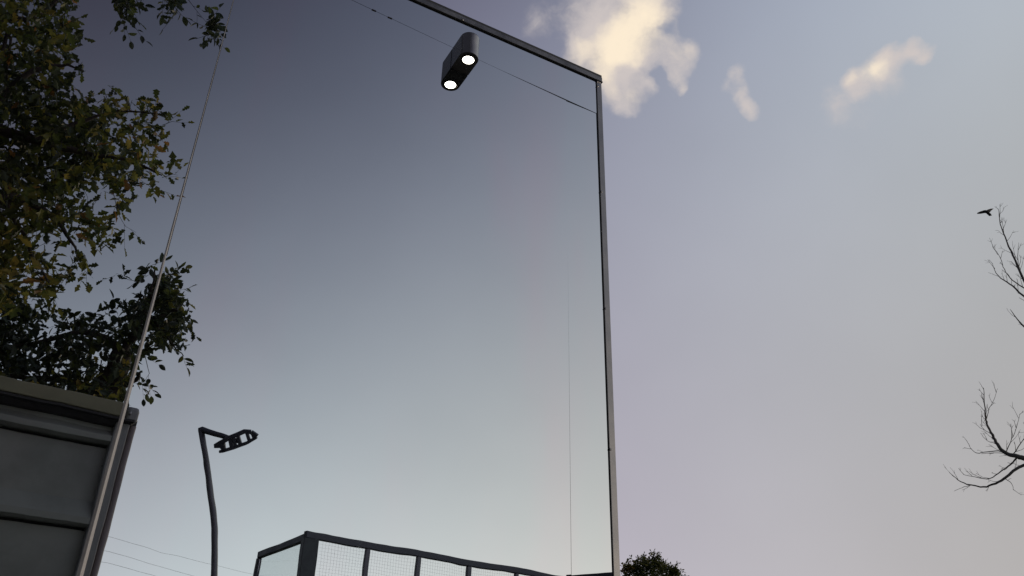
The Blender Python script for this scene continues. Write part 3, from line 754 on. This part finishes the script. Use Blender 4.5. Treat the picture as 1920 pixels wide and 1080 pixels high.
for (x, y, h, lab) in ((-60, 900, 24, 'timber pole holding the near end of the overhead cables'), (600, 1100, 70, 'timber pole holding the far end of the overhead cables')):
    p = refl(at(x, y, h)); b = MB(); b.tube([(0, 0, 0), (0, 0, p.z + .3)], [.14, .10], 10)
    r = empty('utility_pole', (p.x, p.y, 0), label=lab, cat='utility pole'); b.build('pole', M['bark_grey'], r)
    b = MB(); b.box((-.9, -.05, p.z - .1), (.9, .05, p.z + .02)); b.build('crossarm', M['bark_grey'], r)

# ------------------------------------------------------------------ real side: round tree behind the cabin
bd = 26.0
bt = at(1222, 1056, bd)
tree = empty('round_tree', (bt.x, bt.y, 0), label='small bushy green tree top just showing beside the foot of the corner post', cat='tree')
b = MB(); b.tube([(0, 0, 0), (.05, .02, 1.5), (-.05, .05, 3.2)], [.20, .15, .10], 12); b.build('trunk', M['bark'], tree)
Lc = []; twC = MB(); I = lambda q: q
R0 = V((1.2, 1.3, 1.75)); cc0 = V((bt.x, bt.y, bt.z - 1.65))
lb_ = MB()
for k in range(26):
    a = k * 2.4; e = V((math.cos(a) * R0.x * .7, math.sin(a) * R0.y * .7, random.uniform(-.6, 1.2)))
    lb_.tube([V((-.05, .05, 2.9)), (V((-.05, .05, 2.9)) + (cc0 - tree.location) + e) / 2 + V((0, 0, -.2)), cc0 - tree.location + e], [.05, .03, .008], 5)
lb_.build('limb', M['bark'], tree)
puffs = [(1195, 1058, 15), (1208, 1050, 9), (1228, 1044, 9), (1176, 1063, 10), (1240, 1058, 12), (1262, 1066, 10), (1222, 1064, 20), (1190, 1078, 25), (1255, 1082, 24), (1271, 1076, 8), (1225, 1088, 34)]
for (x, y, r) in puffs:
    y += 5; c = at(x, y, bd + random.uniform(-.6, .6)); rr = r * .85 * bd / F
    for k in range(int(16 + r * 4.2)):
        p = c + rv() * rr * random.random() ** .4
        sprig(Lc, twC, p, rv() + V((0, 0, .2)), .085, lambda q, x=x: random.choice((0, 0, 4, 1) if x > 1182 else (0, 1, 3, 2)), 5, (1, 0), I, I)
for k in range(1500):
    d = rv(); rr = random.random() ** .33 * (1 + .12 * mnoise.noise(d * 3))
    p = cc0 + V((d.x * R0.x, d.y * R0.y, d.z * R0.z - .25)) * rr
    if p.z > bt.z - .55: continue
    sprig(Lc, twC, p, d + rv() * .6, .09, lambda q: random.choice((0, 0, 4, 1)), 5, (1, 0), I, I)
o = local_build(twC, 'twig', M['bark'], tree); o['kind'] = 'stuff'
put_leaves(tree, Lc, 0, lambda L: 0)

# ------------------------------------------------------------------ real side: bare tree at the edge
HB = 14.0
tb = at(2130, 1000, HB)
bare = empty('bare_tree', (tb.x, tb.y, 0), label='leafless tree reaching thin bare twigs into the pale sky at the photo edge', cat='tree')
def bl(b, pts, r0, r1, n=6): limb(b, pts, r0, r1, T=lambda q: q - bare.location, n=n, wob=.006)
b = MB(); bl(b, [(2150,2300,HB),(2140,1600,HB),(2130,1200,HB),(2110,980,HB),(2100,700,HB),(2090,400,HB+.2),(2080,200,HB+.3)], .17, .04, 12); b.build('trunk', M['bark_grey'], bare)
tws = MB()
def twigs(pts, hd, every, lmin, lmax, level=1, r=.0045):
    P = [at(x, y, hd) for x, y in pts]
    for i in range(len(P) - 1):
        seg = P[i+1] - P[i]; n = max(1, int(seg.length / every))
        for k in range(n):
            if random.random() < .2: continue
            p = P[i].lerp(P[i+1], (k + random.random()) / n); d = seg.normalized(); s = d.cross(rv()).normalized()
            d2 = (d * random.uniform(.5, 1) + s * random.uniform(.5, .9) + V((0, 0, .25))).normalized(); L = random.uniform(lmin, lmax)
            q1 = p + d2 * L * .5; q2 = p + d2 * L + V((0, 0, L * .15)) + rv() * L * .08
            tws.tube([p - bare.location, q1 - bare.location, q2 - bare.location], [r, r * .7, r * .4], 4)
            for m in range(2 if level else 0):
                o_ = q1.lerp(q2, random.random()); e = o_ + (d2 + rv() * .7).normalized() * L * .4
                tws.tube([o_ - bare.location, e - bare.location], [r * .6, r * .35], 3)
def branch(pts, r0, r1, hd=HB, every=.065, lmin=.06, lmax=.22):
    b = MB(); bl(b, [(x, y, hd + random.uniform(-.05, .05)) for x, y in pts], r0, r1); b.build('branch', M['bark_grey'], bare)
    twigs(pts, hd, every, lmin, lmax)
branch([(2100,720),(2040,660),(1980,600),(1938,556),(1920,526),(1904,489),(1888,454),(1876,420),(1872,392)], .045, .0035, lmax=.28)
branch([(2040,660),(1970,600),(1920,556),(1893,532),(1872,518),(1861,494)], .026, .003)
branch([(1920,540),(1899,526),(1883,505),(1876,485),(1861,462)], .010, .003)
branch([(1912,508),(1908,480),(1910,455)], .007, .002)
branch([(2100,800),(2010,700),(1950,640),(1920,612),(1907,598),(1894,580)], .035, .003, lmax=.16)
branch([(2115,1000),(2030,920),(1960,872),(1920,860),(1904,855),(1885,849),(1870,833),(1861,816),(1851,795),(1848,779),(1846,752),(1844,727)], .055, .0035)
branch([(1850,785),(1854,768),(1864,748),(1871,728)], .006, .002)
branch([(1904,856),(1872,846),(1850,847),(1832,849),(1820,840),(1813,827)], .009, .003, every=.2, lmax=.12)
branch([(1904,852),(1872,849),(1840,851)], .006, .003, every=.3, lmax=.12)
branch([(2030,930),(1965,876),(1920,872),(1883,897),(1862,908),(1845,913),(1813,908),(1796,899),(1780,886)], .03, .003, hd=HB-.3, every=.2)
branch([(1820,910),(1804,914),(1789,921)], .005, .002, hd=HB-.3, every=.4)
branch([(1912,853),(1893,872),(1877,884),(1856,897),(1830,895),(1807,890)], .014, .003)
branch([(1885,849),(1895,828),(1904,806),(1912,776)], .008, .0025)
branch([(1896,856),(1915,830),(1930,800),(1940,780)], .008, .003)
branch([(1883,897),(1896,905),(1900,919)], .006, .0025, every=.2)
branch([(1861,816),(1846,806),(1838,795)], .005, .0025, every=.2)
branch([(1870,833),(1852,826),(1838,812)], .005, .0025, every=.2)
o = tws.build('twig', M['bark_grey'], bare); o['kind'] = 'stuff'

# ------------------------------------------------------------------ bird
bp_ = at(1849, 397, 20.0)
bird = empty('bird', bp_, math.radians(200), label='small dark bird gliding above the bare twigs', cat='bird')
def BP(x, y): return at_plane(x, y, bp_, ray(1849, 397)) - bp_
def unrot(v):
    a = -bird.rotation_euler.z; return V((v.x * math.cos(a) - v.y * math.sin(a), v.x * math.sin(a) + v.y * math.cos(a), v.z))
vw = ray(1849, 397)
bb = MB()
body = [(1839.5,397.8),(1843,397),(1847,396.5),(1851,397.8),(1854,399.8),(1857,402.5)]; rad = [.012, .030, .038, .036, .024, .010]
bb.tube([unrot(BP(*p)) for p in body], rad, 10); bb.build('body', M['bird'], bird)
def wing(name, out, thick=.006):
    b = MB(); n = len(out); f_ = [unrot(BP(x, y) + vw * z) for x, y, z in out]; g_ = [v + V((0, 0, thick)) for v in f_]
    b.add(f_ + g_, [tuple(range(n)), tuple(range(2*n-1, n-1, -1))] + [(i, i+n, (i+1) % n+n, (i+1) % n) for i in range(n)]); b.build(name, M['bird'], bird)
wing('wing', [(1845,395.5,0),(1840,396,-.05),(1833,399,-.12),(1832,401,-.13),(1838,401,-.08),(1845,399.8,-.02),(1850,399,0)])
wing('wing', [(1846,396.5,0),(1852,393.3,.08),(1858,391.5,.16),(1863,391.2,.22),(1859,394.5,.16),(1856,398,.08),(1851,399,0)])
wing('tail', [(1851,398,0),(1857,400,.02),(1860,404,.03),(1855,405.3,.03),(1850,401,0)])
